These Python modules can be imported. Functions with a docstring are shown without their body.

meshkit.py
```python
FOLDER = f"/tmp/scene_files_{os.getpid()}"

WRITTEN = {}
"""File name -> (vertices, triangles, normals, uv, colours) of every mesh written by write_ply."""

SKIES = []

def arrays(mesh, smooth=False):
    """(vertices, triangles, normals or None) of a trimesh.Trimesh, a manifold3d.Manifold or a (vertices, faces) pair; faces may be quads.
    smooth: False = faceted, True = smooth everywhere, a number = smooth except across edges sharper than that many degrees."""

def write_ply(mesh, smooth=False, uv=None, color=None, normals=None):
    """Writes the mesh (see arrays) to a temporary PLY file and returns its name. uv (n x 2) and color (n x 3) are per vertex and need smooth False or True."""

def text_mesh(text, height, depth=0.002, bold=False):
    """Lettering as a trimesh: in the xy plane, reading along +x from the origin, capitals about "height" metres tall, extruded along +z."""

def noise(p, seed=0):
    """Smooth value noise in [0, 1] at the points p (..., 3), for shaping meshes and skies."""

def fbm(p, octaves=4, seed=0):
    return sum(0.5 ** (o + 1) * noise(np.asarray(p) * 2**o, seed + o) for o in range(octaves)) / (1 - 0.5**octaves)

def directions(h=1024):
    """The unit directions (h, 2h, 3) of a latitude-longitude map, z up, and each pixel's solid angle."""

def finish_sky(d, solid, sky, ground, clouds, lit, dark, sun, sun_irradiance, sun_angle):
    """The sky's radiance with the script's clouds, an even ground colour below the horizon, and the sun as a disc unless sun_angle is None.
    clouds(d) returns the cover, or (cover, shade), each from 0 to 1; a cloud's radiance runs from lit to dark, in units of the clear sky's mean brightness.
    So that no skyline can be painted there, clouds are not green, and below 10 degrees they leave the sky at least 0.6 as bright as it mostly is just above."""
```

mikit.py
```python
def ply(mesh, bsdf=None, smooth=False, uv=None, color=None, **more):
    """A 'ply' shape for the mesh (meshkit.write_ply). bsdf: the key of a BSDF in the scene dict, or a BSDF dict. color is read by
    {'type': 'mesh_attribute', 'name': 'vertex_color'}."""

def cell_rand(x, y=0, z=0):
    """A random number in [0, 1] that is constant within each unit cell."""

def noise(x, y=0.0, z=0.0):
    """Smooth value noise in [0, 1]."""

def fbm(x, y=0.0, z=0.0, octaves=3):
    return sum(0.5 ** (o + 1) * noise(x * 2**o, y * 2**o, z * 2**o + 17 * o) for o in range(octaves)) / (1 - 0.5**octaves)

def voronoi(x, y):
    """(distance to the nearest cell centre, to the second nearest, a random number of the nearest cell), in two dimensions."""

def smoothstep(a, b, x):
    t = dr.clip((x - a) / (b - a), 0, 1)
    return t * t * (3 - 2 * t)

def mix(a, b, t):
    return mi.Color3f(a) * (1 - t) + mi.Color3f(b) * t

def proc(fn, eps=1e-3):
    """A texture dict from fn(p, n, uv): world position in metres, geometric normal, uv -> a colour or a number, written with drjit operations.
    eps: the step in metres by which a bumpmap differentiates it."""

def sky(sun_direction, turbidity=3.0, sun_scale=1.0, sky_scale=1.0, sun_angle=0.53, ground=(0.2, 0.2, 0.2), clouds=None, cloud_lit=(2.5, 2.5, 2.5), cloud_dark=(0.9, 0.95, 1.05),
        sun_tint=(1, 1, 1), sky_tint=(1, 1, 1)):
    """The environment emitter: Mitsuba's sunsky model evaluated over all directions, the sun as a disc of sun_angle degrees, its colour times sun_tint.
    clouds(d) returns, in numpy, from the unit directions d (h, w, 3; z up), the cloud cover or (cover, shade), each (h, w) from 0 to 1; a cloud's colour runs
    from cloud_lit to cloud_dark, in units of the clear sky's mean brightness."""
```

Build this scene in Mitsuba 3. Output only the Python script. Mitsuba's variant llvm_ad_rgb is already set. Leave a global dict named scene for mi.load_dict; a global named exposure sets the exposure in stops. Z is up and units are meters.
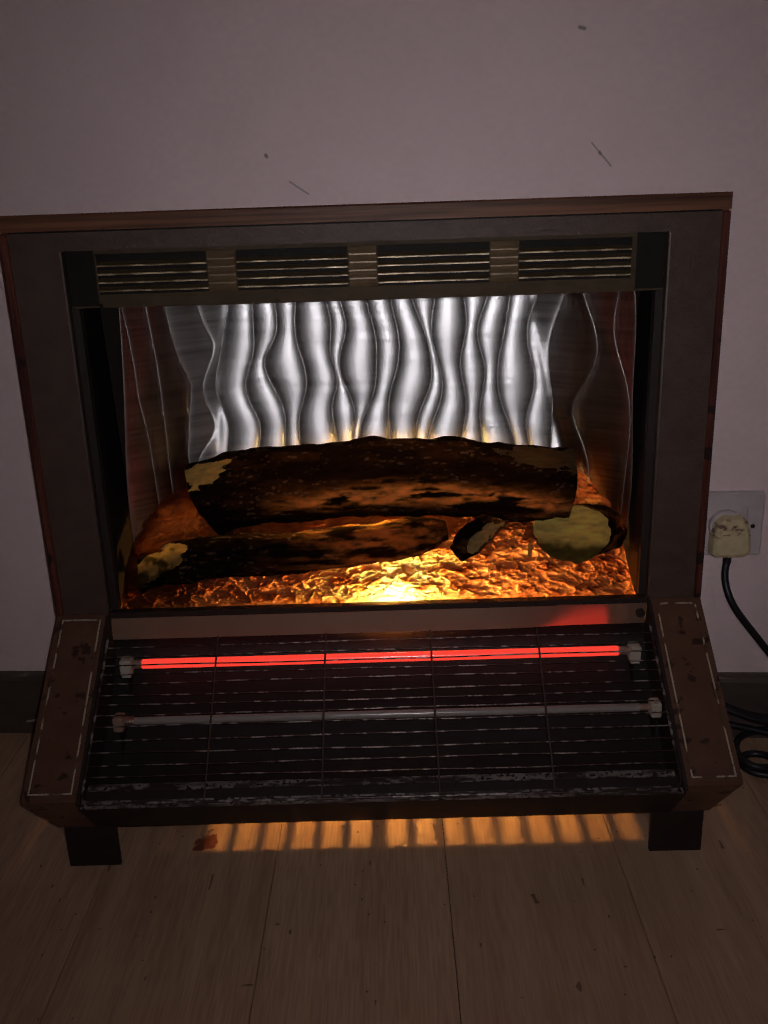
import math
import numpy as np
import trimesh
import drjit as dr
import mitsuba as mi
import mikit
import meshkit
from mikit import proc, noise, fbm, voronoi, smoothstep, mix, cell_rand
from shapely.geometry import box as sbox, Polygon
from shapely.ops import unary_union

scene, labels = {}, {}
T = mi.ScalarTransform4f
rng = np.random.default_rng(7)

# ------------------------------------------------------------------ camera
CX, CD, CH, YAW, PITCH, ROLL, FPX = 0.0237, 1.0591, 0.7334, -0.0113, 0.3156, -0.0334, 937.63


def axes(yaw, pitch, roll):
    f = np.array([math.sin(yaw) * math.cos(pitch), math.cos(yaw) * math.cos(pitch), -math.sin(pitch)])
    r = np.array([math.cos(yaw), -math.sin(yaw), 0.0])
    u = np.cross(r, f)
    c, s = math.cos(roll), math.sin(roll)
    return c * r + s * u, -s * r + c * u, f


RIGHT, UP, FWD = axes(YAW, PITCH, ROLL)
EYE = np.array([CX, -CD, CH])
scene['camera'] = {
    'type': 'perspective', 'fov': math.degrees(2 * math.atan(384 / FPX)), 'fov_axis': 'x', 'near_clip': 0.02, 'far_clip': 50.0,
    'to_world': T().look_at(origin=EYE.tolist(), target=(EYE + FWD).tolist(), up=UP.tolist()),
}

# ------------------------------------------------------------------ light and exposure
exposure = 0.0
# the dim warm room around
scene['room_light'] = {'type': 'constant', 'radiance': {'type': 'rgb', 'value': [0.013, 0.0072, 0.006]}}
# the phone's flash, beside its lens
FLASH = EYE + 0.016 * RIGHT + 0.012 * UP
scene['phone_flash'] = {
    'type': 'spot', 'intensity': {'type': 'rgb', 'value': [1.27, 1.20, 1.23]}, 'cutoff_angle': 52.0, 'beam_width': 5.0,
    'to_world': T().look_at(origin=FLASH.tolist(), target=(FLASH + FWD + 0.05 * RIGHT + 0.12 * UP).tolist(), up=UP.tolist()),
}
BULB = [0.92, 0.46, 0.105]
BULB_POWER = 640.0
GLOW = [0.88, 0.046, 0.028]


# ------------------------------------------------------------------ materials
def rgb(*c):
    return {'type': 'rgb', 'value': list(c)}


def principled(color, rough=0.5, spec=0.5, metallic=0.0, **k):
    c = color if isinstance(color, dict) else rgb(*color)
    return {'type': 'twosided', 'b': {'type': 'principled', 'base_color': c, 'roughness': rough, 'specular': spec, 'metallic': metallic, **k}}


def bumped(bsdf, fn, scale, eps=1e-3):
    inner = bsdf['b'] if bsdf['type'] == 'twosided' else bsdf
    return {'type': 'twosided', 'b': {'type': 'bumpmap', 'arbitrary': proc(fn, eps), 'scale': scale, 'bsdf': inner}}


def line_mark(x, z, ax, az, bx, bz, w):
    vx, vz = bx - ax, bz - az
    t = dr.clip(((x - ax) * vx + (z - az) * vz) / (vx * vx + vz * vz), 0, 1)
    d = dr.sqrt(dr.square(x - ax - t * vx) + dr.square(z - az - t * vz))
    return 1 - smoothstep(w * 0.4, w, d)


def wall_color(p, n, uv):
    base = mix([0.69, 0.535, 0.550], [0.75, 0.59, 0.605], fbm(p.x * 9, p.y * 9, p.z * 9))
    base = base * (0.97 + 0.06 * noise(p.x * 160, p.y * 160, p.z * 160))
    scuff = line_mark(p.x, p.z, -0.092, 0.765, -0.070, 0.750, 0.0016) * 0.5
    scuff = dr.maximum(scuff, line_mark(p.x, p.z, -0.1195, 0.7962, -0.1185, 0.7948, 0.0030) * 0.75)
    scuff = dr.maximum(scuff, line_mark(p.x, p.z, 0.2718, 0.7964, 0.2952, 0.7699, 0.0015) * 0.55)
    scuff = dr.maximum(scuff, line_mark(p.x, p.z, 0.2810, 0.7858, 0.2822, 0.7840, 0.0026) * 0.8)
    scuff = dr.maximum(scuff, line_mark(p.x, p.z, 0.2535, 0.9210, 0.2590, 0.9195, 0.0028) * 0.7)
    return mix(base, [0.13, 0.10, 0.10], scuff)


def floor_color(p, n, uv):
    k = cell_rand(dr.floor((p.x + 0.129) / 0.2015), 3)
    g = fbm(p.x * 55 + k * 31, p.y * 5.0, k * 9, 4)
    fine = noise(p.x * 620, p.y * 40, k * 5)
    t = dr.clip(0.65 * g + 0.35 * fine + 0.12 * (k - 0.5), 0, 1)
    c = mix([0.315, 0.182, 0.116], [0.455, 0.290, 0.190], smoothstep(0.15, 0.85, t))
    spot = smoothstep(0.955, 0.975, noise(p.x * 120 + 3, p.y * 85, 5.0))
    c = mix(c, [0.09, 0.035, 0.022], spot * 0.7)
    # a dried red spill in front of the fire
    dx, dy = p.x + 0.2190, p.y + 0.0935
    r = dr.sqrt(dr.square(dx) + dr.square(dy * 0.8)) + 0.020 * (fbm(p.x * 130, p.y * 130, 2.0) - 0.5)
    spill = 1 - smoothstep(0.010, 0.015, r)
    return mix(c, [0.10, 0.010, 0.010], spill * 0.85)


def skirting_color(p, n, uv):
    c = mix([0.052, 0.036, 0.032], [0.076, 0.055, 0.048], fbm(p.x * 14, p.y * 14, p.z * 60))
    worn = smoothstep(0.55, 0.75, fbm(p.x * 45, p.y * 45, p.z * 120)) * smoothstep(0.0915, 0.0950, p.z)
    c = mix(c, [0.26, 0.20, 0.16], worn * 0.8)
    scratch = line_mark(p.x, p.z, -0.532, 0.020, -0.508, 0.024, 0.0022)
    return mix(c, [0.36, 0.30, 0.27], scratch * 0.8)


def brown_panel(p, n, uv):
    g = fbm(p.x * 60, p.y * 60, p.z * 60, 3)
    c = mix([0.046, 0.026, 0.020], [0.070, 0.043, 0.034], g)
    f = noise(p.x * 800, p.y * 800, p.z * 800)
    return c * (0.85 + 0.3 * f)


def cheek_color(p, n, uv):
    g = fbm(p.x * 45, p.y * 45, p.z * 45, 3)
    c = mix([0.072, 0.029, 0.018], [0.112, 0.052, 0.033], g)
    blot = smoothstep(0.62, 0.74, fbm(p.x * 85 + 7, p.y * 85, p.z * 85, 3))
    return mix(c, [0.013, 0.0072, 0.006], blot * 0.75)


def wood_color(p, n, uv):
    g = fbm(p.x * 6, p.y * 120, p.z * 160, 4)
    return mix([0.055, 0.020, 0.011], [0.155, 0.066, 0.034], smoothstep(0.25, 0.75, g))


def wood_side_color(p, n, uv):
    g = fbm(p.x * 200, p.y * 120, p.z * 7, 4)
    c = mix([0.045, 0.012, 0.009], [0.110, 0.032, 0.022], smoothstep(0.25, 0.75, g))
    chip = smoothstep(0.80, 0.86, noise(p.x * 20, p.y * 20, p.z * 38 + 4))
    return mix(c, [0.012, 0.008, 0.008], chip * 0.9)


def vent_color(p, n, uv):
    g = fbm(p.x * 40, p.y * 40, p.z * 90, 3)
    return mix([0.038, 0.026, 0.015], [0.068, 0.047, 0.027], g)


def slat_color(p, n, uv):
    g = smoothstep(0.42, 0.70, fbm(p.x * 60, p.y * 40, p.z * 200, 3))
    return mix([0.13, 0.09, 0.045], [0.55, 0.44, 0.28], g)


def divider_color(p, n, uv):
    return mix([0.10, 0.066, 0.036], [0.16, 0.11, 0.062], fbm(p.x * 70, p.y * 70, p.z * 20, 2))


def grime_rough(p, n, uv):
    return 0.35 + 0.45 * fbm(p.x * 180, p.y * 180, p.z * 180, 2)


def wire_color(p, n, uv):
    r = smoothstep(0.46, 0.72, fbm(p.x * 120, p.y * 120, p.z * 120, 3))
    return mix([0.045, 0.028, 0.024], [0.34, 0.30, 0.29], r)


def tray_color(p, n, uv):
    r = fbm(p.x * 60, p.y * 150, p.z * 150, 4)
    sp = smoothstep(0.56, 0.66, fbm(p.x * 330, p.y * 330, p.z * 330, 2) * 0.6 + 0.4 * r)
    c = mix([0.045, 0.033, 0.030], [0.25, 0.22, 0.215], smoothstep(0.40, 0.66, r))
    return mix(c, [0.020, 0.013, 0.012], sp)


def gold_color(p, n, uv):
    w = smoothstep(0.44, 0.56, fbm(p.x * 70, p.y * 70, p.z * 70, 3))
    return mix([0.085, 0.045, 0.030], [0.40, 0.335, 0.26], w)


def plug_color(p, n, uv):
    g = fbm(p.x * 110, p.y * 110, p.z * 110, 3)
    c = mix([0.50, 0.39, 0.22], [0.66, 0.54, 0.34], g)
    burn = smoothstep(0.50, 0.66, fbm(p.x * 85 + 5, p.y * 60, p.z * 130, 3)) * smoothstep(0.303, 0.312, p.z)
    return mix(c, [0.14, 0.055, 0.030], burn * 0.9)


def plate_color(p, n, uv):
    return mix([0.44, 0.37, 0.38], [0.54, 0.47, 0.475], fbm(p.x * 60, p.y * 60, p.z * 60, 3))


def brush(p, n, uv):
    b = 0.65 * noise(uv.x * 14, uv.y * 300, 1.0) + 0.35 * noise(uv.x * 30, uv.y * 800, 4.0)
    return mi.Color3f(0.90, 0.91, 0.925) * (0.58 + 0.78 * b)


M = {
    'wall_paint': bumped(principled(proc(wall_color), 0.75, 0.3), lambda p, n, uv: fbm(p.x * 240, p.y * 240, p.z * 240, 2), 0.0006),
    'floor_board': principled(proc(floor_color), 0.48, 0.35),
    'floor_base': principled([0.03, 0.02, 0.015], 0.9, 0.1),
    'skirting': principled(proc(skirting_color), 0.5, 0.4),
    'brown_panel': bumped(principled(proc(brown_panel), 0.52, 0.28), lambda p, n, uv: noise(p.x * 420, p.y * 420, p.z * 420), 0.0005, 4e-4),
    'cheek': bumped(principled(proc(cheek_color), 0.42, 0.45), lambda p, n, uv: noise(p.x * 420, p.y * 420, p.z * 420), 0.0004, 4e-4),
    'wood': principled(proc(wood_color), 0.5, 0.2),
    'wood_side': principled(proc(wood_side_color), 0.5, 0.2),
    'crease': principled([0.80, 0.79, 0.78], 0.35, 0.5, 1.0),
    'chrome': principled([0.62, 0.58, 0.55], 0.28, 0.5, 1.0),
    'vent': principled(proc(vent_color), 0.6, 0.08),
    'slat': principled(proc(slat_color), 0.40, 0.5, 0.25),
    'divider': principled(proc(divider_color), 0.40, 0.5, 0.35),
    'black': principled([0.011, 0.008, 0.0075], 0.6, 0.1),
    'dark_brown': principled([0.018, 0.0115, 0.0095], 0.55, 0.25),
    'rail': principled([0.50, 0.31, 0.22], 0.22, 0.5, 0.75),
    'pan': principled([0.013, 0.0085, 0.009], proc(grime_rough), 0.2, 0.1),
    'wire': principled(proc(wire_color), 0.36, 0.5, 0.6),
    'wire_dark': principled([0.060, 0.040, 0.034], 0.45, 0.5, 0.4),
    'tray': principled(proc(tray_color), 0.36, 0.5, 0.55),
    'gold': principled(proc(gold_color), 0.42, 0.5, 0.2),
    'glass_tube': principled([0.21, 0.18, 0.17], 0.20, 0.6),
    'glow_tube': principled([0.30, 0.05, 0.04], 0.20, 0.6),
    'ceramic': principled([0.36, 0.30, 0.25], 0.5, 0.4),
    'ceramic_dirty': principled([0.22, 0.13, 0.10], 0.6, 0.3),
    'spring': principled([0.75, 0.66, 0.52], 0.25, 0.5, 1.0),
    'screw': principled([0.05, 0.035, 0.030], 0.4, 0.5, 0.6),
    'plate': principled(proc(plate_color), 0.38, 0.5),
    'plug': principled(proc(plug_color), 0.45, 0.5),
    'rubber': principled([0.012, 0.011, 0.012], 0.42, 0.4),
    'bulb_glass': principled([0.5, 0.3, 0.1], 0.4, 0.3),
    'flame_metal': {'type': 'twosided', 'b': {'type': 'roughconductor', 'material': 'none', 'distribution': 'ggx', 'alpha_u': 0.16, 'alpha_v': 0.37,
                    'specular_reflectance': proc(brush)}},
    'flame_metal_dull': {'type': 'twosided', 'b': {'type': 'roughconductor', 'material': 'none', 'distribution': 'beckmann', 'alpha_u': 0.14, 'alpha_v': 0.34,
                         'specular_reflectance': proc(brush)}},
    'ember': {'type': 'principledthin', 'base_color': {'type': 'mesh_attribute', 'name': 'vertex_color'}, 'roughness': 0.8, 'diff_trans': 1.9, 'eta': 1.4},
    'bark': {'type': 'principledthin', 'base_color': {'type': 'mesh_attribute', 'name': 'vertex_color'}, 'roughness': 0.6, 'diff_trans': 1.5, 'eta': 1.4},
}
for k, v in M.items():
    scene['mat_' + k] = v


# ------------------------------------------------------------------ helpers
used = {}


def key_for(name):
    if name not in used:
        used[name] = 0
        return name
    used[name] += 1
    return f'{name}_{used[name]:03d}'


def add(name, mesh, mat, parent=None, smooth=False, uv=None, color=None, label=None, cat=None, kind=None, group=None, **more):
    key = key_for((parent + '__' if parent else '') + name)
    scene[key] = mikit.ply(mesh, 'mat_' + mat, smooth=smooth, uv=uv, color=color, **more)
    lab = {}
    if label: lab['label'] = label
    if cat: lab['category'] = cat
    if kind: lab['kind'] = kind
    if group: lab['group'] = group
    if lab: labels[key] = lab
    return key


def bx(x0, x1, y0, y1, z0, z1):
    m = trimesh.creation.box((x1 - x0, y1 - y0, z1 - z0))
    m.apply_translation(((x0 + x1) / 2, (y0 + y1) / 2, (z0 + z1) / 2))
    return m


def cbox(x0, x1, y0, y1, z0, z1, c=0.001):
    """A box with chamfered edges."""
    pts = []
    for sx in (0, 1):
        for sy in (0, 1):
            for sz in (0, 1):
                X, Y, Z = (x0, x1)[sx], (y0, y1)[sy], (z0, z1)[sz]
                dx, dy, dz = (c, -c)[sx], (c, -c)[sy], (c, -c)[sz]
                pts += [(X, Y + dy, Z + dz), (X + dx, Y, Z + dz), (X + dx, Y + dy, Z)]
    return trimesh.convex.convex_hull(np.array(pts))


def cat_(*ms):
    return trimesh.util.concatenate(ms)


def plate_xz(poly, y0, y1):
    """A polygon in (x, z) made a plate from y0 to y1."""
    ms = []
    for g in getattr(poly, 'geoms', [poly]):
        m = trimesh.creation.extrude_polygon(g, y1 - y0, engine='earcut')
        v = m.vertices.copy()
        m.vertices = np.c_[v[:, 0], y0 + v[:, 2], v[:, 1]]
        m.invert()
        ms.append(m)
    return cat_(*ms)


def prism_yz(pts, x0, x1):
    """A polygon in (y, z) made a bar from x0 to x1."""
    m = trimesh.creation.extrude_polygon(Polygon(pts), x1 - x0, engine='earcut')
    v = m.vertices.copy()
    m.vertices = np.c_[x0 + v[:, 2], v[:, 0], v[:, 1]]
    return m


def spline(pts, n):
    from scipy.interpolate import CubicSpline
    p = np.asarray(pts, float)
    d = np.r_[0, np.cumsum(np.linalg.norm(np.diff(p, axis=0), axis=1))]
    return CubicSpline(d, p)(np.linspace(0, d[-1], n))


def tube(path, r, sides=10, caps=True):
    p = np.asarray(path, float)
    n = len(p)
    r = np.broadcast_to(np.asarray(r, float), (n,))
    t = np.gradient(p, axis=0)
    t /= np.linalg.norm(t, axis=1, keepdims=True)
    a = np.cross(t[0], [0.13, 0.29, 0.95])
    a /= np.linalg.norm(a)
    vs = []
    ang = np.arange(sides) * 2 * np.pi / sides
    for i in range(n):
        a = a - t[i] * (a @ t[i])
        a /= np.linalg.norm(a)
        b = np.cross(t[i], a)
        vs.append(p[i] + r[i] * (np.cos(ang)[:, None] * a + np.sin(ang)[:, None] * b))
    v = np.vstack(vs)
    f = []
    for i in range(n - 1):
        for j in range(sides):
            k = (j + 1) % sides
            q = [i * sides + j, i * sides + k, (i + 1) * sides + k, (i + 1) * sides + j]
            f += [[q[0], q[1], q[2]], [q[0], q[2], q[3]]]
    if caps:
        v = np.vstack([v, p[0], p[-1]])
        for j in range(sides):
            k = (j + 1) % sides
            f.append([n * sides, k, j])
            f.append([n * sides + 1, (n - 1) * sides + j, (n - 1) * sides + k])
    return trimesh.Trimesh(v, np.array(f), process=False)


def rod(a, b, r, sides=10):
    return tube([a, b], r, sides)


def grid_faces(nu, nv):
    i, j = np.meshgrid(np.arange(nu - 1), np.arange(nv - 1), indexing='ij')
    a = (i * nv + j).ravel()
    return np.vstack([np.c_[a, a + nv, a + nv + 1], np.c_[a, a + nv + 1, a + 1]])


# ------------------------------------------------------------------ the setting
WS = -0.0633                                  # the wall runs a little askew to the fire
wd = np.array([1, WS, 0]) / math.hypot(1, WS)
wn = np.array([-WS, 1, 0]) / math.hypot(1, WS)
w0 = np.array([0.0, 0.188 + WS * 0.5465, 0.0])


def on_wall(mesh):
    """From wall coordinates (along, into the wall, up) to the room."""
    v = np.asarray(mesh.vertices)
    mesh.vertices = w0 + v[:, :1] * wd + v[:, 1:2] * wn + np.c_[v[:, 0] * 0, v[:, 0] * 0, v[:, 2]]
    return mesh


add('wall_back', on_wall(bx(-2.2, 2.2, 0, 0.10, 0, 2.4)), 'wall_paint', kind='structure', label='scuffed off-white painted wall behind the electric fire')
sk = cat_(on_wall(bx(-2.2, 2.2, -0.015, 0.0, 0, 0.0875)), on_wall(prism_yz([(-0.015, 0.0875), (-0.0125, 0.0940), (-0.009, 0.0960), (0, 0.0960)], -2.2, 2.2)))
add('baseboard_back', sk, 'skirting', kind='structure', label='dark brown skirting board along the foot of the wall')
add('floor', bx(-2.2, 2.2, -2.4, 0.45, -0.03, -0.0042), 'floor_base', kind='structure', label='wood effect plank floor')
for i in range(-8, 9):
    x0, x1 = -0.129 + 0.2015 * i, -0.129 + 0.2015 * (i + 1)
    cut = [-2.4, -1.55 + 0.37 * ((i * 5) % 3), 0.42]
    for y0, y1 in zip(cut[:-1], cut[1:]):
        prof = [(x0 + 0.0004, -0.0042), (x1 - 0.0004, -0.0042), (x1 - 0.0004, -0.0009), (x1 - 0.0014, 0.0), (x0 + 0.0014, 0.0), (x0 + 0.0004, -0.0009)]
        m = trimesh.creation.extrude_polygon(Polygon(prof), y1 - y0 - 0.0006, engine='earcut')
        v = m.vertices.copy()
        m.vertices = np.c_[v[:, 0], y0 + 0.0003 + v[:, 2], v[:, 1]]
        m.invert()
        add('plank', m, 'floor_board', 'floor')

# ------------------------------------------------------------------ the electric fire
EF = 'electric_fire'
labels[EF] = {'label': 'old brown freestanding electric fire with glowing fake logs and one red heating bar lit', 'category': 'electric fire'}
W, ZB, ZT = 0.395, 0.2665, 0.7360
OX, OZ = 0.3315, 0.6970

# front surround, a single pressed panel with the opening
poly = sbox(-0.3868, ZB, 0.3868, 0.7166).difference(sbox(-OX, ZB - 0.1, OX, OZ))
add('surround', plate_xz(poly, 0.0, 0.022), 'brown_panel', EF)
# returns of the opening
for s in (-1, 1):
    add('opening_return', bx(*sorted((s * OX, s * (OX + 0.0012))), 0.0005, 0.034, ZB, OZ), 'dark_brown', EF)
    add('chrome_edging', bx(*sorted((s * (OX - 0.0009), s * (OX + 0.0009))), -0.0012, 0.0012, ZB + 0.004, OZ), 'chrome', EF, label='thin bright metal edging of the opening')
    add('inner_strip', prism_yz([(0.012, ZB), (0.020, ZB), (0.020, 0.634), (0.012, 0.634)], *sorted((s * 0.3225, s * 0.3312))), 'dark_brown', EF)
# wooden edge trim
top = prism_yz([(-0.0035, 0.7184), (-0.0035, 0.7340), (-0.0015, ZT), (0.060, ZT), (0.060, 0.7166), (0.0050, 0.7166), (0.0050, 0.7184)], -W, W)
add('wooden_trim', top, 'wood', EF, label='reddish wood trim along the top edge')
add('groove', bx(-0.3868, 0.3868, 0.0020, 0.0048, 0.7166, 0.7184), 'black', EF, label='dark joint under the wood trim')
for s in (-1, 1):
    side = cbox(*sorted((s * 0.3868, s * W)), -0.0035, 0.045, ZB, 0.7166, 0.0012)
    add('wooden_trim', side, 'wood_side', EF, label='reddish wood trim along the side edge')

# vent panel with its louvres
GX = [(-0.2965, -0.1750), (-0.1420, -0.0192), (0.0140, 0.1368), (0.1697, 0.2930)]
poly = sbox(-0.2985, 0.6345, 0.2985, 0.6968)
for a, b in GX:
    poly = poly.difference(sbox(a, 0.6490, b, 0.6925))
vent = cat_(plate_xz(poly, 0.009, 0.012), bx(-0.3308, 0.3308, 0.012, 0.030, 0.6345, 0.6365), bx(-0.2985, 0.2985, 0.009, 0.0125, 0.6345, 0.6365))
VP = add('vent_panel', vent, 'vent', EF, label='dark slotted vent panel above the opening')
for a, b in GX:
    for k in range(5):
        zc = 0.6905 - 0.0090 * k
        if k == 0:
            continue
        pts = [(0.0088, zc - 0.0024), (0.0088, zc - 0.0012), (0.0155, zc + 0.0026), (0.0155, zc + 0.0014)]
        add('louvre_slat', prism_yz(pts, a, b), 'vent', VP)
        pts = [(0.0080, zc - 0.0026), (0.0080, zc - 0.0014), (0.0088, zc - 0.0008), (0.0088, zc - 0.0026)]
        add('louvre_edge', prism_yz(pts, a, b), 'slat', VP, label='worn brass front edge of a louvre')
for a, b in zip([g[1] for g in GX[:-1]], [g[0] for g in GX[1:]]):
    pts = [(0.0090, 0.6490)]
    for k in range(5):
        z = 0.6490 + 0.0087 * k
        pts += [(0.0078, z + 0.0008), (0.0060, z + 0.0044), (0.0078, z + 0.0080)]
    pts += [(0.0090, 0.6925)]
    add('divider_plate', prism_yz(pts, a + 0.0015, b - 0.0015), 'divider', VP, label='ribbed brass coloured plate between the louvres')
for s in (-1, 1):
    add('vent_end', bx(*sorted((s * 0.2985, s * 0.3308)), 0.0135, 0.0150, 0.6345, 0.6968), 'black', EF)
add('vent_backing', bx(-0.3308, 0.3308, 0.024, 0.026, 0.6365, 0.6968), 'black', EF)

# fire box behind the opening
box_ = [bx(-0.335, -0.3312, 0.0225, 0.1125, 0.056, 0.7300), bx(0.3312, 0.335, 0.0225, 0.1125, 0.056, 0.7300),
        bx(-0.3312, 0.3312, 0.1105, 0.1125, 0.056, 0.7300), bx(-0.3312, 0.3312, 0.0225, 0.1105, 0.7150, 0.7165)]
add('fire_box', cat_(*box_), 'black', EF, label='black sheet metal box behind the opening')
for s in (-1, 1):
    add('inner_cheek', bx(*sorted((s * 0.3218, s * 0.3232)), 0.0200, 0.1100, 0.2300, 0.6345), 'black', EF)


# flame effect reflector: an embossed sheet with bent wings
def panel_y(X, z):
    xl = -0.175 - 0.02 * (0.62 - z) / 0.17
    xr = 0.195 + 0.035 * (0.62 - z) / 0.17
    d = np.maximum(np.maximum(xl - X, X - xr), 0)
    return 0.1 - (np.hypot(d, 0.01) - 0.01) * 0.85


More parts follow.
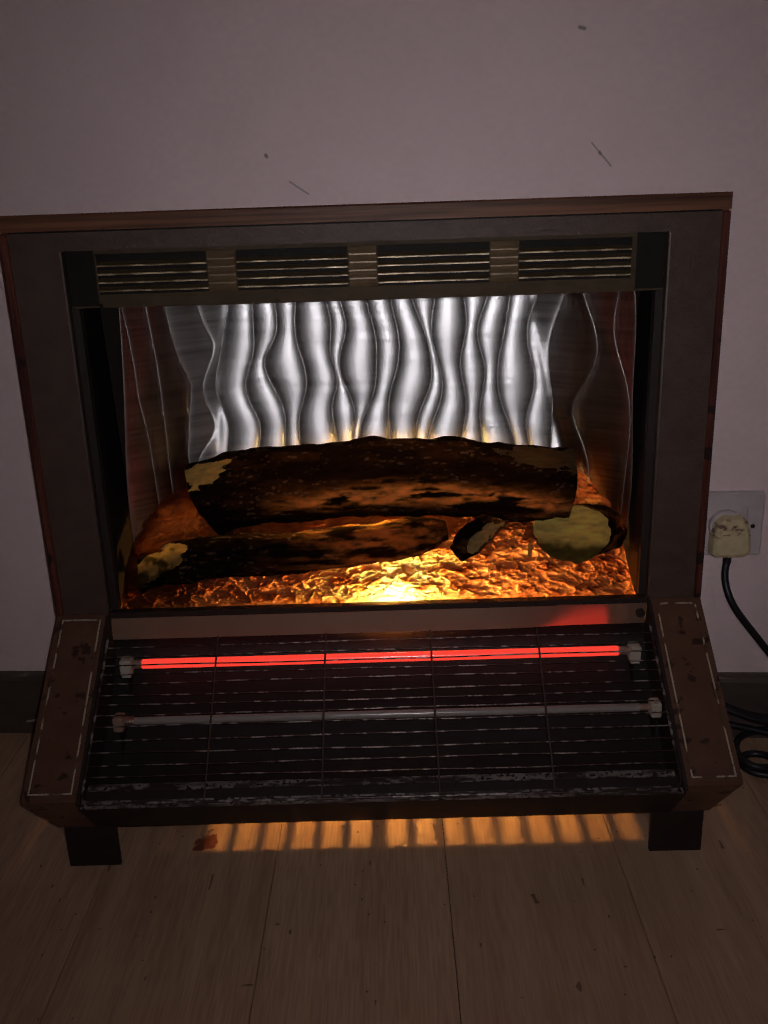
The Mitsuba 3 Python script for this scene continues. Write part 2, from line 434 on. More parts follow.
EDGES = [
    [(-0.2817, 0.6086), (-0.2889, 0.5157), (-0.2986, 0.3915)],
    [(-0.2781, 0.6342), (-0.2749, 0.5916), (-0.274, 0.5502), (-0.2732, 0.5173), (-0.2701, 0.483), (-0.2691, 0.447)],
    [(-0.2553, 0.6326), (-0.2533, 0.5907), (-0.2517, 0.5534), (-0.2516, 0.5178), (-0.2518, 0.4787), (-0.2526, 0.4427)],
    [(-0.237, 0.6305), (-0.2331, 0.59), (-0.2259, 0.5537), (-0.2202, 0.5328), (-0.2221, 0.5143), (-0.2264, 0.487), (-0.2313, 0.4425)],
    [(-0.2044, 0.6273), (-0.1979, 0.5984), (-0.1921, 0.5805), (-0.194, 0.566), (-0.2055, 0.5365), (-0.2072, 0.5114), (-0.2003, 0.4843), (-0.2048, 0.4602), (-0.2178, 0.4418)],
    [(-0.1715, 0.6244), (-0.1806, 0.588), (-0.1882, 0.5553), (-0.1942, 0.5265), (-0.1906, 0.5013), (-0.1839, 0.4759), (-0.1877, 0.4456)],
    [(-0.1423, 0.6247), (-0.1429, 0.5917), (-0.1457, 0.5637), (-0.1578, 0.5249), (-0.1513, 0.4975), (-0.1437, 0.4772), (-0.1465, 0.4469)],
    [(-0.115, 0.625), (-0.1135, 0.6004), (-0.1199, 0.5793), (-0.1317, 0.5583), (-0.1291, 0.5359), (-0.1164, 0.5065), (-0.111, 0.4834), (-0.1127, 0.4563)],
    [(-0.09, 0.6242), (-0.0918, 0.5852), (-0.0818, 0.5369), (-0.0829, 0.5175), (-0.0931, 0.4854), (-0.0948, 0.4557)],
    [(-0.0521, 0.6241), (-0.0479, 0.6032), (-0.0495, 0.5606), (-0.0432, 0.526), (-0.0505, 0.4994), (-0.0505, 0.4767), (-0.0476, 0.4581)],
    [(-0.035, 0.6236), (-0.0296, 0.5978), (-0.0378, 0.5627), (-0.04, 0.543), (-0.0303, 0.5134), (-0.0229, 0.4883), (-0.0258, 0.4588)],
    [(-0.0032, 0.6225), (0.006, 0.5823), (0.0059, 0.5416), (0.0024, 0.5148), (-0.0136, 0.478), (-0.0191, 0.4572)],
    [(0.0264, 0.6228), (0.0337, 0.5861), (0.0312, 0.5408), (0.0217, 0.5093), (0.0194, 0.4745), (0.0202, 0.4586)],
    [(0.0524, 0.6232), (0.0649, 0.5899), (0.0742, 0.5468), (0.0732, 0.5223), (0.0566, 0.4784), (0.0536, 0.4563)],
    [(0.0792, 0.6235), (0.0743, 0.5896), (0.0855, 0.5341), (0.0864, 0.5072), (0.0749, 0.4728), (0.0696, 0.4565)],
    [(0.1152, 0.6234), (0.1178, 0.5931), (0.1099, 0.5457), (0.1158, 0.5063), (0.1168, 0.4839), (0.1117, 0.4526)],
    [(0.1426, 0.6234), (0.1308, 0.5842), (0.1401, 0.5398), (0.1401, 0.5251), (0.1339, 0.4846), (0.137, 0.4497)],
    [(0.1704, 0.6249), (0.1623, 0.573), (0.1566, 0.543), (0.16, 0.4965), (0.1743, 0.4576), (0.1785, 0.4432)],
    [(0.2021, 0.6253), (0.1926, 0.59), (0.1929, 0.566), (0.201, 0.5322), (0.2001, 0.5042), (0.1921, 0.4668), (0.1963, 0.4413)],
    [(0.2316, 0.6278), (0.2188, 0.575), (0.2173, 0.5476), (0.2241, 0.4946), (0.2247, 0.4404)],
    [(0.2501, 0.6286), (0.2631, 0.5903), (0.2677, 0.5669), (0.2607, 0.5267), (0.2472, 0.487), (0.2574, 0.4493), (0.2668, 0.4178)],
    [(0.2841, 0.6315), (0.2823, 0.5888), (0.2912, 0.5514), (0.2992, 0.5252), (0.3047, 0.4951)],
    [(0.2989, 0.6326), (0.3059, 0.5187), (0.3136, 0.4047)],
]
from scipy.interpolate import PchipInterpolator, CubicSpline
zs = np.linspace(0.335, 0.642, 110)


def edge_curve(pts):
    p = np.array(sorted(pts, key=lambda q: q[1]))
    lo, hi = p[0], p[-1]
    sw = lo[0] + np.clip((p[1][0] - lo[0]) * 0.3, -0.004, 0.004) * -1
    p = np.vstack([[sw, 0.40 if lo[1] > 0.41 else 0.38], p]) if lo[1] > 0.405 else p
    p = np.vstack([[p[0][0], 0.33], p, [hi[0] + 0.3 * (hi[0] - p[-2][0]), 0.645]])
    return CubicSpline(p[:, 0] * 0 + p[:, 1], p[:, 0], bc_type='natural')(zs)


curves = np.array([edge_curve(e) for e in EDGES])
curves = np.maximum.accumulate(curves + np.arange(len(curves))[:, None] * 1e-4, axis=0)
back = []
xs = np.linspace(-0.2980, 0.3060, 160)
for off in (0.0045, 0.0052):
    g = np.stack(np.meshgrid(xs, zs[::6], indexing='ij'), -1).reshape(-1, 2)
    back.append(trimesh.Trimesh(np.c_[g[:, 0], panel_y(g[:, 0], g[:, 1]) + off, g[:, 1]], grid_faces(160, len(zs[::6])), process=False))
FP = add('flame_panel', cat_(*back), 'black', EF, label='embossed silver flame effect reflector behind the logs')
NU = 23
u = np.linspace(0, 1, NU)
for k in range(len(curves) - 1):
    a, b = curves[k], curves[k + 1]
    wdt = b - a
    X = a[None, :] + u[:, None] * wdt[None, :]
    Z = np.broadcast_to(zs[None, :], X.shape)
    mid = np.abs((a + b) / 2 - 0.02)[None, :]
    bow = 1 - 0.6 * np.clip((mid - 0.19) / 0.04, 0, 1)
    t_ = np.abs(2 * u[:, None] - 1)
    h = bow * wdt[None, :] / 2 * (0.16 * (1 - t_ ** 2) + 0.06 * (1 - t_ ** 6))
    Y = panel_y(X, Z) + 0.0035 - h
    v = np.stack([X, Y, Z], -1).reshape(-1, 3)
    f = grid_faces(NU, len(zs))
    add('ribbon', trimesh.Trimesh(v, f, process=False), 'flame_metal' if 3 <= k <= 18 else 'flame_metal_dull', FP, smooth=True, uv=np.c_[X.ravel(), Z.ravel()])

for k in range(len(curves)):
    cx_ = curves[k][::3]
    add('crease', tube(np.c_[cx_, panel_y(cx_, zs[::3]) + 0.0028, zs[::3]], 0.0006, 6, False), 'crease', FP, smooth=True)

# ---- the moulded fuel bed
bedX = [-.3215, -.305, -.285, -.25, -.23, -.12, .0, .12, .245, .28, .305, .3215]
bedH = [.270, .335, .372, .404, .416, .434, .440, .434, .416, .386, .350, .270]
H = PchipInterpolator(bedX, bedH)
Y0, Z0 = 0.0115, 0.2650


def bed_back(X, z):
    return np.minimum(0.088, panel_y(X, z) + 0.004 - 0.010 * np.clip((0.165 - np.abs(X - 0.02)) / 0.03, 0, 1))


def bed_base(X, t):
    hz = H(X)
    z = Z0 + (hz - Z0) * t
    yb = bed_back(X, hz)
    return Y0 + (np.maximum(yb, Y0 + 0.004) - Y0) * (0.35 * t + 0.65 * t ** 1.35), z


def bed_y_at(X, z):
    hz = H(np.clip(X, -.3215, .3215))
    t = np.clip((z - Z0) / np.maximum(hz - Z0, 1e-4), 0, 1)
    return bed_base(np.clip(X, -.3215, .3215), t)[0]


class LogShape:
    """A log along a curved axis with elliptical section; its ends are cut flat."""

    def __init__(self, axis, ry, rz, n, na, seed, cuts=(), rough=0.004, taper=None):
        self.n, self.na = n, na
        self.trim = 0.045 if n > 300 else 0.004
        p = spline(axis, n)
        self.p = p
        s = np.linspace(0, 1, n)
        tp = np.ones(n) if taper is None else np.interp(s, *zip(*taper))
        t = np.gradient(p, axis=0)
        t /= np.linalg.norm(t, axis=1, keepdims=True)
        side = np.cross(t, [0, 0, 1.0])
        side /= np.linalg.norm(side, axis=1, keepdims=True)
        up = np.cross(side, t)
        ang = np.linspace(0, 2 * np.pi, na, endpoint=False)
        self.tp, self.ry, self.rz = tp, ry, rz
        d = np.cos(ang)[None, :, None] * side[:, None] * ry + np.sin(ang)[None, :, None] * up[:, None] * rz
        base = p[:, None] + d * tp[:, None, None]
        nd = np.cos(ang)[None, :, None] * side[:, None] / ry + np.sin(ang)[None, :, None] * up[:, None] / rz
        nd /= np.linalg.norm(nd, axis=-1, keepdims=True)
        self.u = np.broadcast_to(s[:, None], (n, na))
        long_ = np.abs(t[0]).argmax()
        sc = np.array([150.0, 150.0, 150.0])
        sc[long_] = 38.0
        g = meshkit.fbm(base * sc, 4, seed)
        rid = 1 - np.abs(2 * meshkit.fbm(base * sc * 0.8 + 5, 3, seed + 9) - 1)
        big = meshkit.fbm(base * 30, 2, seed + 4)
        self.groove = rid
        v = base + nd * ((g - 0.5) * rough + (rid - 0.75) * rough * 1.1 + (big - 0.5) * rough * 2.2)[..., None]
        v = v.reshape(-1, 3)
        ends = np.array([p[0], p[-1]])
        v = np.vstack([v, ends])
        f = []
        i, j = np.meshgrid(np.arange(n - 1), np.arange(na), indexing='ij')
        i, j = i.ravel(), j.ravel()
        k = (j + 1) % na
        f = np.vstack([np.c_[i * na + j, (i + 1) * na + j, (i + 1) * na + k], np.c_[i * na + j, (i + 1) * na + k, i * na + k]])
        jj = np.arange(na)
        kk = (jj + 1) % na
        side_n = len(f)
        for row, centre, flip in ((jj, n * na, False), ((n - 1) * na + jj, n * na + 1, True)):
            prev = row
            for q in np.linspace(1, 0, 16)[1:-1]:
                new = len(v) + jj
                v = np.vstack([v, v[centre] + (v[row] - v[centre]) * q])
                ff = np.vstack([np.c_[prev[jj], prev[kk], new[kk]], np.c_[prev[jj], new[kk], new[jj]]])
                f = np.vstack([f, ff[:, ::-1] if flip else ff])
                prev = new
            ff = np.c_[np.full(na, centre), prev[jj], prev[kk]]
            f = np.vstack([f, ff[:, ::-1] if flip else ff])
        self.face_cut = np.zeros(len(f), int)
        self.face_cut[side_n:] = -1
        for c, (pt, nr) in enumerate(cuts):
            nr = np.array(nr, float) / np.linalg.norm(nr)
            w = 0.0016 * (meshkit.fbm(v * 90, 3, seed + 20 + c) - 0.5)
            dist = (v - np.array(pt)) @ nr - w
            hit = dist > 0
            v = np.where(hit[:, None], v - dist[:, None] * nr, v)
            self.face_cut[hit[f].all(1)] = c + 1
        self.v, self.f = v, f

    def inside(self, q, k=0.86):
        i = np.array([np.argmin(((self.p - x) ** 2).sum(1)) for x in q]) if len(q) else np.zeros(0, int)
        d = q - self.p[i]
        r = np.hypot(d[:, 1] / (self.ry * self.tp[i]), np.hypot(d[:, 2], d[:, 0] * 0.9) / (self.rz * self.tp[i]))
        return r < k


def split(v, f, keep):
    f = f[keep]
    idx, inv = np.unique(f, return_inverse=True)
    return idx, trimesh.Trimesh(v[idx], inv.reshape(-1, 3), process=False)


main_axis = [(-.2100, .058, .389), (-.178, .056, .401), (-.09, .054, .411), (.034, .054, .416), (.158, .055, .405), (.240, .058, .392)]
LOGS = {}
LOGS['main'] = LogShape(main_axis, 0.038, 0.0475, 330, 190, 11,
                        cuts=[((-.2110, .0270, .4185), (-.30, -.64, .70)), ((.241, .048, .4330), (.22, -.52, .82))], rough=0.0050)
LOGS['low'] = LogShape([(-.300, .030, .306), (-.24, .036, .318), (-.10, .038, .325), (.02, .040, .337), (.088, .046, .346)], 0.026, 0.0275, 260, 120, 23,
                       cuts=[((-.258, .0165, .3215), (-.32, -.72, .60))], rough=0.0042, taper=[(0, .92), (.3, 1), (.9, .92), (1, .45)])
LOGS['right'] = LogShape([(.2290, .004, .3520), (.257, .038, .343), (.285, .066, .336)], 0.043, 0.034, 90, 110, 31,
                         cuts=[((.2350, .0200, .3490), (-.22, -.86, .45))], rough=0.0034, taper=[(0, 1), (1, .86)])
LOGS['stub'] = LogShape([(.0985, .024, .322), (.118, .032, .336), (.150, .052, .362)], 0.0180, 0.0185, 70, 60, 41,
                        cuts=[((.1244, .0202, .3367), (.45, -.85, .05))], rough=0.0034, taper=[(0, .55), (.3, 1), (1, .9)])

# ember bed
nx, nt = 520, 230
gx, gt = np.meshgrid(np.linspace(-.3215, .3215, nx), np.linspace(0, 1, nt), indexing='ij')
by, bz = bed_base(gx, gt)
P = np.stack([gx, by, bz], -1)
nrm = np.array([0, -0.90, 0.44])
from scipy.spatial import cKDTree
slope_len = np.hypot(P[..., 1] - Y0, P[..., 2] - Z0)
flat = np.stack([P[..., 0], slope_len], -1)
flat = flat + 0.013 * (np.stack([meshkit.fbm(P * 75 + o, 4, 50 + o) for o in (0, 7)], -1) - 0.5)


def cells(scale_x, scale_s, seed):
    r = np.random.default_rng(seed)
    gx_, gs_ = np.meshgrid(np.arange(-0.34, 0.34, scale_x), np.arange(-0.01, 0.22, scale_s), indexing='ij')
    pts = np.c_[gx_.ravel() / scale_x, gs_.ravel() / scale_s] + r.uniform(-0.5, 0.5, (gx_.size, 2))
    d, i = cKDTree(pts).query((flat / [scale_x, scale_s]).reshape(-1, 2), k=2)
    return d[:, 0].reshape(flat.shape[:2]), (d[:, 1] - d[:, 0]).reshape(flat.shape[:2]), r.uniform(0, 1, len(pts))[i[:, 0]].reshape(flat.shape[:2])


c1, e1, r1 = cells(0.020, 0.0105, 5)
c2, e2, r2 = cells(0.0085, 0.0055, 6)
broad = meshkit.fbm(P * np.array([16, 42, 42.0]), 3, 61)
lump = np.clip(0.35 * broad + 0.35 * r1 + 0.25 * r2 + 0.12 * (1 - c1), 0, 1)
crack = np.clip(e1 / 0.22, 0, 1)
crack2 = np.clip(e2 / 0.22, 0, 1)
fine = meshkit.fbm(P * np.array([170, 260, 260.0]), 3, 66)
mid_ = meshkit.fbm(P * np.array([60, 120, 120.0]), 3, 67)
lump = np.clip(0.45 * lump + 0.35 * mid_ + 0.25 * fine, 0, 1)
relief = 0.0035 * (fine - 0.5) + 0.008 * (mid_ - 0.5) + 0.012 * (broad - 0.5) + 0.0020 * (np.sqrt(crack) - 0.7) + 0.0020 * (r1 - 0.5) + 0.0012 * (np.sqrt(crack2) - 0.7)
ledge = np.clip((gt - 0.0) / 0.06, 0, 1)
P = P + nrm * (relief * ledge)[..., None]
P[..., 1] = np.minimum(P[..., 1], panel_y(P[..., 0], P[..., 2]) + 0.003)
bv = P.reshape(-1, 3)
bf = grid_faces(nx, nt)
inside = np.zeros(len(bv), bool)
for L in LOGS.values():
    cand = np.where((bv[:, 0] > L.p[0, 0] + L.trim) & (bv[:, 0] < L.p[-1, 0] - L.trim))[0]
    sub = cand
    pi = np.clip(np.searchsorted(L.p[:, 0], bv[sub, 0]), 0, L.n - 1)
    d = bv[sub] - L.p[pi]
    r = np.hypot(d[:, 1] / (L.ry * L.tp[pi]), d[:, 2] / (L.rz * L.tp[pi]))
    inside[sub[r < 0.80]] = True
keep = ~inside[bf].all(1)
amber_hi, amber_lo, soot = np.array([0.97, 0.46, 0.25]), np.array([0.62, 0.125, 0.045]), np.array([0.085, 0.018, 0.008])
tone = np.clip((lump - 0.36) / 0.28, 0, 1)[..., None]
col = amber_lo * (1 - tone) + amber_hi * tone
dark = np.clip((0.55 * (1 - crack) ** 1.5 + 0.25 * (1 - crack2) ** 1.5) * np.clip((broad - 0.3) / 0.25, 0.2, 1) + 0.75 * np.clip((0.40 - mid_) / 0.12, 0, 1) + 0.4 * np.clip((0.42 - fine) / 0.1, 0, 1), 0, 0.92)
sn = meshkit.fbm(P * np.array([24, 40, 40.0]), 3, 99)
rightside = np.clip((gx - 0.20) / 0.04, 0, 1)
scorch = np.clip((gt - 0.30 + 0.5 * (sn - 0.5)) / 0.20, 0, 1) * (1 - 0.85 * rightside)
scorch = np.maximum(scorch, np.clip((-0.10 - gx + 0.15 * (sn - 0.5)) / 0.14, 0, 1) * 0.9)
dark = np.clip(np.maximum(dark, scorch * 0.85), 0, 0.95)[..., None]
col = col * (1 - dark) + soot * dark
idx, m = split(bv, bf, keep)
add('ember_bed', m, 'ember', EF, smooth=True, color=col.reshape(-1, 3)[idx], label='amber moulded ember bed lit from inside')

wood_face = {'main': [(0.72, 0.50, 0.15), (0.08, 0.062, 0.034)], 'low': [(0.34, 0.25, 0.095)], 'right': [(0.98, 0.76, 0.20)], 'stub': [(0.30, 0.28, 0.14)]}
names = {'main': 'large dark fake log lying across the top', 'low': 'thin charred fake log at the lower left', 'right': 'short fake log with a round olive cut end', 'stub': 'small charred fake branch stub'}
for nm, L in LOGS.items():
    v, f = L.v, L.f
    yb = bed_y_at(v[:, 0], v[:, 2])
    hz = H(np.clip(v[:, 0], -.3215, .3215))
    buried = (v[:, 1] > yb + 0.006) & (v[:, 2] < hz - 0.004)
    buried &= (v[:, 0] > L.p[0, 0] + L.trim - 0.004) & (v[:, 0] < L.p[-1, 0] - L.trim + 0.004)
    kp = ~buried[f].all(1)
    nside = L.n * L.na
    n1 = meshkit.fbm(v * np.array([26, 60, 60.0]), 4, 3)
    n2 = meshkit.fbm(v * np.array([90, 170, 170.0]), 3, 5)
    n3 = meshkit.fbm(v * np.array([16, 150, 150.0]), 4, 6)
    bark = np.array([0.0070, 0.0042, 0.0034])[None] * (0.45 + 1.3 * n2[:, None])
    ash = np.clip((meshkit.fbm(v * np.array([150, 300, 300.0]), 3, 8) - 0.63) / 0.08, 0, 1)[:, None] * np.clip((n1 - 0.38) / 0.2, 0, 1)[:, None]
    bark = bark * (1 - 0.5 * ash) + np.array([0.20, 0.165, 0.14]) * 0.5 * ash
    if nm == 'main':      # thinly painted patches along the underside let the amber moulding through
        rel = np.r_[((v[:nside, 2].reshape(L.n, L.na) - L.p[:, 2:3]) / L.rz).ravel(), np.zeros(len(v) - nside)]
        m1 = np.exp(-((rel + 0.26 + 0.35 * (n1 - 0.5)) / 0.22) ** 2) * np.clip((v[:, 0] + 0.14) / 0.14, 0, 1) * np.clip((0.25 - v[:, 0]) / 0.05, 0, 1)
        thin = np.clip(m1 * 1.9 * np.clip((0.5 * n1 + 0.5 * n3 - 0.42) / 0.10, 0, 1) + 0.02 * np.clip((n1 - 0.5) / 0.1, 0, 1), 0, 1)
    elif nm == 'low':
        rel = np.r_[((v[:nside, 2].reshape(L.n, L.na) - L.p[:, 2:3]) / L.rz).ravel(), np.zeros(len(v) - nside)]
        thin = np.clip(np.exp(-((v[:, 0] + 0.005) / 0.085) ** 2) * np.clip((0.4 * n1 + 0.6 * n3 - 0.43) / 0.12, 0, 1) * 0.42, 0, 1)
    elif nm == 'right':
        thin = np.clip((n1 - 0.45) / 0.2, 0, 1) * 0.25
    else:
        thin = np.clip((n1 - 0.45) / 0.2, 0, 1) * 0.15
    thin = thin[:, None] * np.clip(0.35 + 0.65 * (n2[:, None] - 0.3) / 0.3, 0.1, 1)
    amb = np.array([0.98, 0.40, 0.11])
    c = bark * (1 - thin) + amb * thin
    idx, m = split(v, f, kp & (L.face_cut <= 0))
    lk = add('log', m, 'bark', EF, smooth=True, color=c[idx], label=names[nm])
    for ci, wc in enumerate(wood_face[nm]):
        sel = kp & (L.face_cut == ci + 1)
        if not sel.any():
            continue
        idx, m = split(v, f, sel)
        grain = meshkit.fbm(v[idx] * np.array([60, 260, 260.0]), 3, 15 + ci)[:, None]
        cc = np.array(wc)[None] * (0.45 + 1.1 * grain)
        if nm == 'right':
            low = np.clip((0.3405 + 0.012 * (meshkit.fbm(v[idx] * 90, 2, 71) - 0.5) - v[idx][:, 2]) / 0.010, 0, 1)[:, None]
            cc = cc * (1 - low * 0.85)
        if nm == 'low':
            st = np.clip((meshkit.fbm(v[idx] * 60, 3, 72) - 0.5) / 0.12, 0, 1)[:, None]
            cc = cc * (1 - st * 0.85)
        add('cut_face', m, 'bark', lk, smooth=True, color=cc, label='pale sawn end of the fake log')
chip = LogShape([(.1865, .0090, .3215), (.1890, .0170, .336)], 0.0028, 0.0032, 24, 16, 45, rough=0.0012)
add('wood_chip', trimesh.Trimesh(chip.v, chip.f, process=False), 'bark', EF, smooth=True, color=np.tile([[0.55, 0.36, 0.12]], (len(chip.v), 1)), label='tiny pale splinter on the embers')

# ---- bulbs under the bed
for x, k in ((0.022, 1.0), (0.165, 0.085)):
    sph = trimesh.creation.icosphere(2, 0.0145)
    bz_ = 0.243 if k == 1.0 else 0.215
    sph.apply_translation((x, 0.031, bz_))
    add('bulb', sph, 'bulb_glass', EF, smooth=True, label='small amber bulb under the ember bed',
        emitter={'type': 'area', 'radiance': rgb(*[BULB_POWER * k * c for c in BULB])})
    holder = rod((x, 0.0460, bz_), (x, 0.1100, bz_), 0.007, 12)
    add('bulb_holder', holder, 'ceramic', EF)

# ---- lower half: rail, grille, elements, tray
N2 = np.array([-0.141, 0.178])
N2 = N2 / np.linalg.norm(N2)                  # outward normal of the grille plane, in (y, z)
D2 = np.array([-0.178, -0.141])
D2 = D2 / np.linalg.norm(D2)


def gp(s, off=0.0):
    """(y, z) at a distance s down the grille plane from the frame's foot and off outwards from it."""
    return np.array([0, 0.267]) + D2 * s + N2 * off


# front lip under the bed
add('bed_lip', cbox(-0.3315, 0.3315, -0.0005, 0.0125, 0.2595, 0.2672, 0.001), 'dark_brown', EF)
# rail: a strip twisted with age, its right end leaning over the lit bar
nxr = 90
xr = np.linspace(-0.3300, 0.3300, nxr)
ww = 1 / (1 + np.exp(-(xr - 0.200) / 0.016))
rows = np.linspace(-1, 1, 7)
V = []
for d in (0.0, 0.0016):
    lean = np.radians(11 * (1 - ww)[None] + ww[None] * (-13.5 - 5.5 * rows[:, None]))       # + faces up, - faces down
    ys = np.cumsum(np.vstack([0 * xr, 0.005 * np.sin((lean[1:] + lean[:-1]) / 2)]), 0)
    ys = ys - ys[3] + 0.0022 + d
    for i_, rr in enumerate(rows):
        V.append(np.c_[xr, ys[i_], np.full(nxr, 0.2462 + rr * 0.0150)])
V = np.array(V).reshape(2, 7, nxr, 3)
parts = []
for d in range(2):
    parts.append(trimesh.Trimesh(V[d].reshape(-1, 3), grid_faces(7, nxr), process=False))
RL = add('rail', cat_(*parts), 'rail', EF, smooth=40, label='dull brown metal rail between ember bed and grille')
add('screw', rod((0.3225, -0.0040, 0.2480), (0.3225, 0.0010, 0.2480), 0.0055, 14), 'screw', RL)
# pan behind the bars
prof = spline([(0.0055, 0.2325), (0.0060, 0.208), (-0.010, 0.184), (-0.055, 0.146), (-0.105, 0.106), (-0.145, 0.094), (-0.166, 0.121)], 40)
v = np.vstack([np.c_[np.full(40, x), prof] for x in (-0.3318, 0.3318)])
pan = trimesh.Trimesh(v, grid_faces(2, 40), process=False)
add('reflector_pan', pan, 'pan', EF, smooth=True, label='dark sooty pan behind the heating bars')

# heating bars
for nm, (y, z), xa, xb, r, mat in (('lit', (-0.0245, 0.2090), -0.2900, 0.2915, 0.0060, 'glow_tube'), ('unlit', (-0.0820, 0.1636), -0.2900, 0.3050, 0.0047, 'glass_tube')):
    if nm == 'lit':
        key = add('heating_element', rod((xa, y, z), (xb, y, z), r, 20), mat, EF, smooth=35, label='glowing red heating bar', emitter={'type': 'area', 'radiance': rgb(*GLOW)})
    else:
        key = add('heating_element', rod((xa, y, z), (xb, y, z), r, 20), mat, EF, smooth=35, label='unlit grey heating bar below the glowing one')
    for s, x in ((-1, xa), (1, xb)):
        add('collar', rod((x, y, z), (x + s * 0.0125, y, z), r * 0.86, 16), 'ceramic_dirty', key, smooth=35)
        c = cbox(*sorted((x + s * 0.0125, x + s * (0.0265 if nm == 'lit' else 0.0245))), y - 0.0085, y + 0.0085, z - 0.0105, z + 0.0080, 0.0015)
        if nm == 'lit' or s > 0:
            c = cat_(c, bx(*sorted((x + s * 0.0145, x + s * 0.0250)), y - 0.0075, y + 0.006, z - 0.0145, z - 0.0110)) if nm == 'lit' else c
            add('ceramic_cap', c, 'ceramic', key, label='cream ceramic end cap')
        else:
            add('ceramic_cap', c, 'ceramic_dirty', key, label='browned ceramic end cap')
        bk = bx(*sorted((x + s * 0.0175, x + s * 0.0196)), y - 0.004, y + 0.020, z - 0.045, z - 0.008)
        add('bracket', bk, 'black', key)
    if nm == 'unlit':
        ts = np.linspace(0, 4 * 2 * np.pi, 90)
        coil = np.c_[-0.3015 + 0.0115 * ts / ts[-1], y + 0.0052 * np.cos(ts), z + 0.0052 * np.sin(ts)]
        add('spring', tube(coil, 0.0010, 6), 'spring', key, smooth=True, label='shiny contact spring')

# wire grille
gy = lambda s, off=0.0: gp(s, off)
fr = []
y0, z0 = gp(0.0335)
y1, z1 = gp(0.2350)
corner = 0.008
path = [(-0.3275, y0, z0), (-0.3280, *gp(0.12)), (-0.3285, *gp(0.222)), (-0.3270, *gp(0.2300)), (-0.3200, *gp(0.2345)), (-0.20, *gp(0.2350)), (0.20, *gp(0.2350)), (0.3200, *gp(0.2345)), (0.3270, *gp(0.2300)),
        (0.3285, *gp(0.222)), (0.3280, *gp(0.12)), (0.3275, y0, z0)]
GR = add('grille', tube(np.array(path), 0.0016, 8), 'wire', EF, smooth=True, label='rusty wire guard in front of the heating bars')
YS = [-.0366, -.0465, -.0555, -.0645, -.0735, -.0855, -.0945, -.1040, -.1150, -.1275, -.1394, -.1503, -.1609]
for y in YS:
    s = -y / 0.178 * math.hypot(0.178, 0.141)
    n = 40
    xs_ = np.linspace(-0.3275, 0.3275, n)
    ph = rng.uniform(0, 6.28, 2)
    sag = 0.0006 * np.sin(xs_ * 9 + ph[0]) + 0.0003 * np.sin(xs_ * 31 + ph[1])
    yz = np.array([gp(s + d, 0.0) for d in sag])
    add('wire', tube(np.c_[xs_, yz], 0.0008, 7), 'wire', GR, smooth=True)
for xa, xb in ((-.1934, -.1930), (-.0632, -.0643), (.0626, .0645), (.1910, .1899)):
    pts = [(xa, *gp(0.036, 0.0012)), ((xa + xb) / 2, *gp(0.12, 0.0016)), (xb, *gp(0.2340, 0.0012))]
    add('upright_wire', tube(spline(pts, 12), 0.00115, 7), 'wire_dark', GR, smooth=True)
for s in (-1, 1):
    # channel between grille and cheek
    a0, a1, b1, b0 = gp(0.004, 0.003), gp(0.236, 0.003), gp(0.236, -0.004), gp(0.004, -0.004)
    add('side_channel', prism_yz([a0, a1, b1, b0], *sorted((s * 0.3292, s * 0.3335))), 'dark_brown', EF)
    # hidden inner side of the cheek, closing the bar chamber
    add('chamber_side', prism_yz([(0.02, 0.262), tuple(gp(0.02, -0.006)), tuple(gp(0.228, -0.006)), (-0.130, 0.058), (0.02, 0.058)], *sorted((s * 0.3315, s * 0.3334))), 'dark_brown', EF)

# tray and apron
pts = [tuple(gp(0.2130, 0.0005)), tuple(gp(0.2185, 0.0022)), tuple(gp(0.2210, 0.0)), tuple(gp(0.2150, -0.004))]
TR = add('tray_rod', prism_yz(pts, -0.3225, 0.3225), 'tray', EF, label='rust flecked strip along the foot of the grille')
add('tray_floor', prism_yz([gp(0.2140, -0.012), gp(0.2330, -0.010), gp(0.2340, -0.0120), gp(0.2140, -0.014)], -0.3290, 0.3290), 'dark_brown', EF)
lip = prism_yz([tuple(gp(0.2300, -0.0035)), tuple(gp(0.2365, -0.0035)), (-0.1835, 0.1150), (-0.1815, 0.1125), tuple(gp(0.2300, -0.0100))], -0.3300, 0.3300)
add('tray_lip', lip, 'tray', EF, label='worn metal front lip of the tray')
ap = prism_yz([(-0.1828, 0.1140), (-0.1350, 0.0560), (-0.1310, 0.0560), (-0.1760, 0.1165)], -0.3330, 0.3330)
add('apron', ap, 'dark_brown', EF, label='dark front apron below the tray')

# slotted base plate
poly = sbox(-0.3312, -0.1320, 0.3312, 0.1100)
pitch = 0.0273
for k in range(10):
    for s in (-1, 1):
        a = s * (0.0075 + pitch * k)
        b = a + s * 0.0196
        if k < (9 if s > 0 else 6):
            poly = poly.difference(sbox(min(a, b), -0.0778, max(a, b), 0.0850))
base = trimesh.creation.extrude_polygon(poly, 0.0012, engine='earcut')
base.apply_translation((0, 0, 0.0545))
add('base_plate', base, 'black', EF, label='slotted metal base plate')

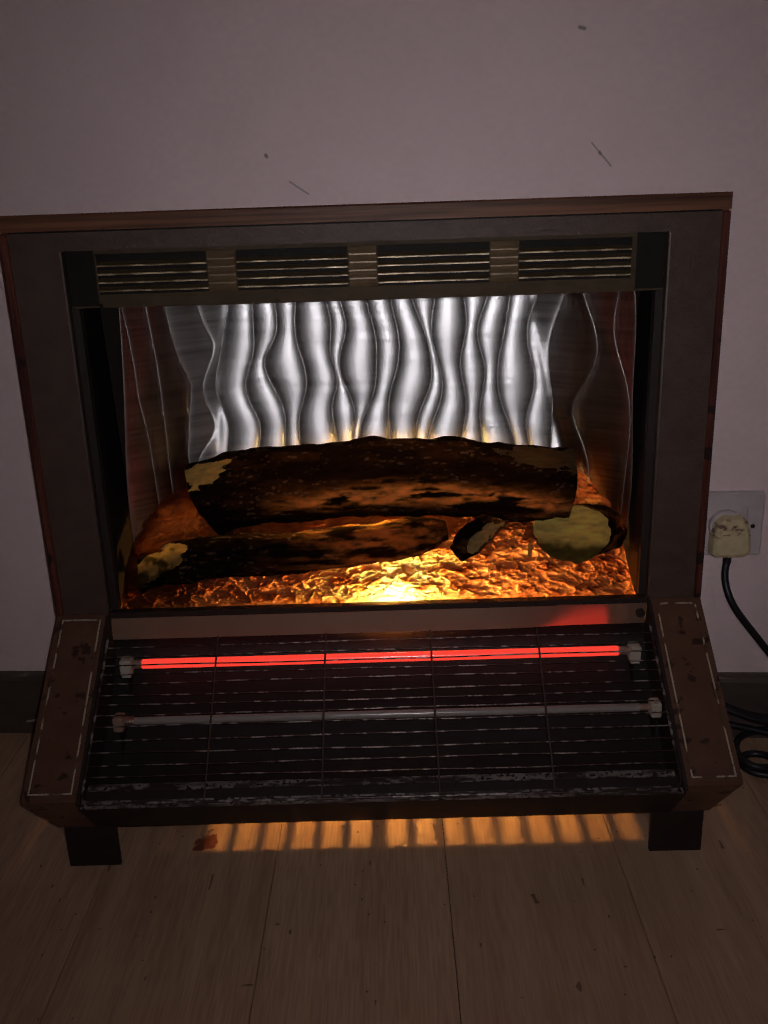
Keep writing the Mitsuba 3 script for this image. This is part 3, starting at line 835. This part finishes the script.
# cheeks on both sides of the grille
for s in (-1, 1):
    xi, xo = s * 0.3335, s * W
    outline = [(0.020, 0.2660), (0.0, 0.2660), tuple(gp(0.2270, 0.0)), tuple(gp(0.2310, -0.0030)), (-0.1322, 0.0555), (0.020, 0.0555)]
    xo_low = s * 0.3790
    va = np.array([(xi, *p) for p in outline] + [(xo if p[1] > 0.1 else xo_low, *p) for p in outline])
    ck = add('cheek', trimesh.convex.convex_hull(va), 'cheek', EF, label='sloping brown cheek beside the grille')
    # worn gilt line, an inlaid strip of four runs
    xa, xb = s * 0.3410, s * 0.3885
    xt = s * 0.3865
    sa, sb = 0.0085, 0.2225
    w = 0.0017

    def strip(p, q, wdt):
        """A flat bar on the sloping face from p to q, each (x, distance down the slope)."""
        p, q = np.array(p), np.array(q)
        d = (q - p) / np.linalg.norm(q - p)
        nn = np.array([-d[1], d[0]]) * wdt / 2
        c = [p + nn - d * wdt / 2, q + nn + d * wdt / 2, q - nn + d * wdt / 2, p - nn - d * wdt / 2]
        return trimesh.convex.convex_hull(np.array([(a[0], *gp(a[1], o)) for a in c for o in (-0.0005, 0.0006)]))
    for p_, q_ in (((s * 0.3405, sa), (xt, sa)), ((s * 0.3405, sa), (xa, sb)), ((xt, sa), (xb, sb)), ((xa, sb), (xb, sb))):
        add('gilt_line', strip(p_, q_, w), 'gold', ck, label='worn gilt line')
    # body behind the cheek and the legs
    add('lower_body', bx(*sorted((s * 0.3352, s * 0.3780)), 0.0200, 0.1050, 0.0560, 0.2650), 'dark_brown', EF)
    lg = cbox(*sorted((s * 0.3122, s * 0.3730)), -0.1325, -0.1265, 0.0, 0.0555, 0.0010)
    add('leg', lg, 'dark_brown', EF, label='short square dark foot')
    add('leg', cbox(*sorted((s * 0.3130, s * 0.3765)), 0.0500, 0.0900, 0.0, 0.0556, 0.0012), 'dark_brown', EF, label='short square dark foot')

# ------------------------------------------------------------------ socket, plug and cable
SU = 0.4640 / wd[0]                           # along-wall position of the socket's centre


def wbox(u0, u1, d0, d1, z0, z1, c=0.001):
    return on_wall(cbox(u0, u1, -d1, -d0, z0, z1, c))


SO = 'wall_socket'
labels[SO] = {'label': 'square off-white single power socket low on the wall right of the electric fire', 'category': 'wall socket'}
z0 = 0.2745
add('face_plate', wbox(SU - 0.043, SU + 0.0465, 0.0, 0.0095, z0, z0 + 0.0885, 0.0022), 'plate', SO)
add('rocker_switch', wbox(SU + 0.0150, SU + 0.0245, 0.0090, 0.0125, 0.3265, 0.3425, 0.0012), 'plate', SO, label='small rocker switch')
c0 = w0 + wd * (SU + 0.0330) + np.array([0, 0, 0.3160])
add('screw', rod(c0 - wn * 0.009, c0 - wn * 0.0106, 0.0030, 14), 'screw', SO)

PL = 'power_plug'
labels[PL] = {'label': 'yellowed scorched three-pin plug pushed into the wall socket', 'category': 'plug'}
outl = Polygon([(-0.0235, -0.024), (-0.0180, -0.0275), (0.0180, -0.0275), (0.0250, -0.0225), (0.0235, 0.004), (0.0195, 0.0205), (0.0120, 0.0265), (-0.0120, 0.0265), (-0.0195, 0.0205), (-0.0235, 0.004)]).buffer(0.002)


def layer(k, d):
    p = np.array(outl.exterior.coords)[:-1] * k
    return np.c_[p[:, 0] + SU + 0.0020, np.full(len(p), -d), p[:, 1] + 0.3062]


body = trimesh.convex.convex_hull(np.vstack([layer(0.97, 0.0095), layer(1.0, 0.020), layer(0.90, 0.030), layer(0.74, 0.0335)]))
add('body', on_wall(body), 'plug', PL, smooth=25)
shoulder = trimesh.creation.cylinder(0.021, 0.010, sections=40)
shoulder.apply_transform(trimesh.transformations.rotation_matrix(math.pi / 2, (1, 0, 0)))
shoulder.apply_translation((SU - 0.004, -0.0145, 0.3195))
add('shoulder', on_wall(shoulder), 'plate', PL, smooth=30)
pb = w0 + wd * (SU + 0.000) - wn * 0.022
add('cord_grip', rod((pb[0], pb[1], 0.2820), (pb[0], pb[1], 0.2700), 0.0054, 14), 'rubber', PL, smooth=35)

cab = [(pb[0], pb[1], 0.2700), (pb[0] - 0.0040, pb[1] - 0.008, 0.2540), (.4630, .080, .2270), (.4810, .076, .1980), (.5010, .074, .1725), (.5220, .072, .1450), (.5600, .068, .0950), (.6000, .060, .0480),
       (.6220, .030, .0140), (.6000, -.002, .0062), (.5400, .0000, .0055), (.5080, .0060, .0055), (.4850, .0180, .0055), (.4800, .0380, .0060), (.4930, .0520, .0075), (.5120, .0480, .0100), (.5220, .0320, .0120), (.5080, .0120, .0140), (.4860, .0160, .0150),
       (.4760, .0420, .0190), (.4900, .0700, .0240), (.5400, .0800, .0300), (.5850, .0700, .0330), (.6050, .0560, .0300), (.5800, .0480, .0270), (.5300, .0640, .0310), (.4820, .0760, .0390), (.4500, .0860, .0450),
       (.4350, .0930, .0520), (.4450, .0965, .0600), (.4900, .0890, .0540), (.5300, .0830, .0450), (.5700, .0760, .0430), (.6150, .0640, .0420), (.6300, .0480, .0360), (.6000, .0400, .0330), (.5500, .0660, .0400), (.5050, .0750, .0500), (.4600, .0860, .0640), (.4250, .0900, .0660)]
add('power_cable', tube(spline(cab, 560), 0.0047, 12), 'rubber', smooth=True,
    label='black power cable hanging from the plug and coiled on the floor', cat='cable')
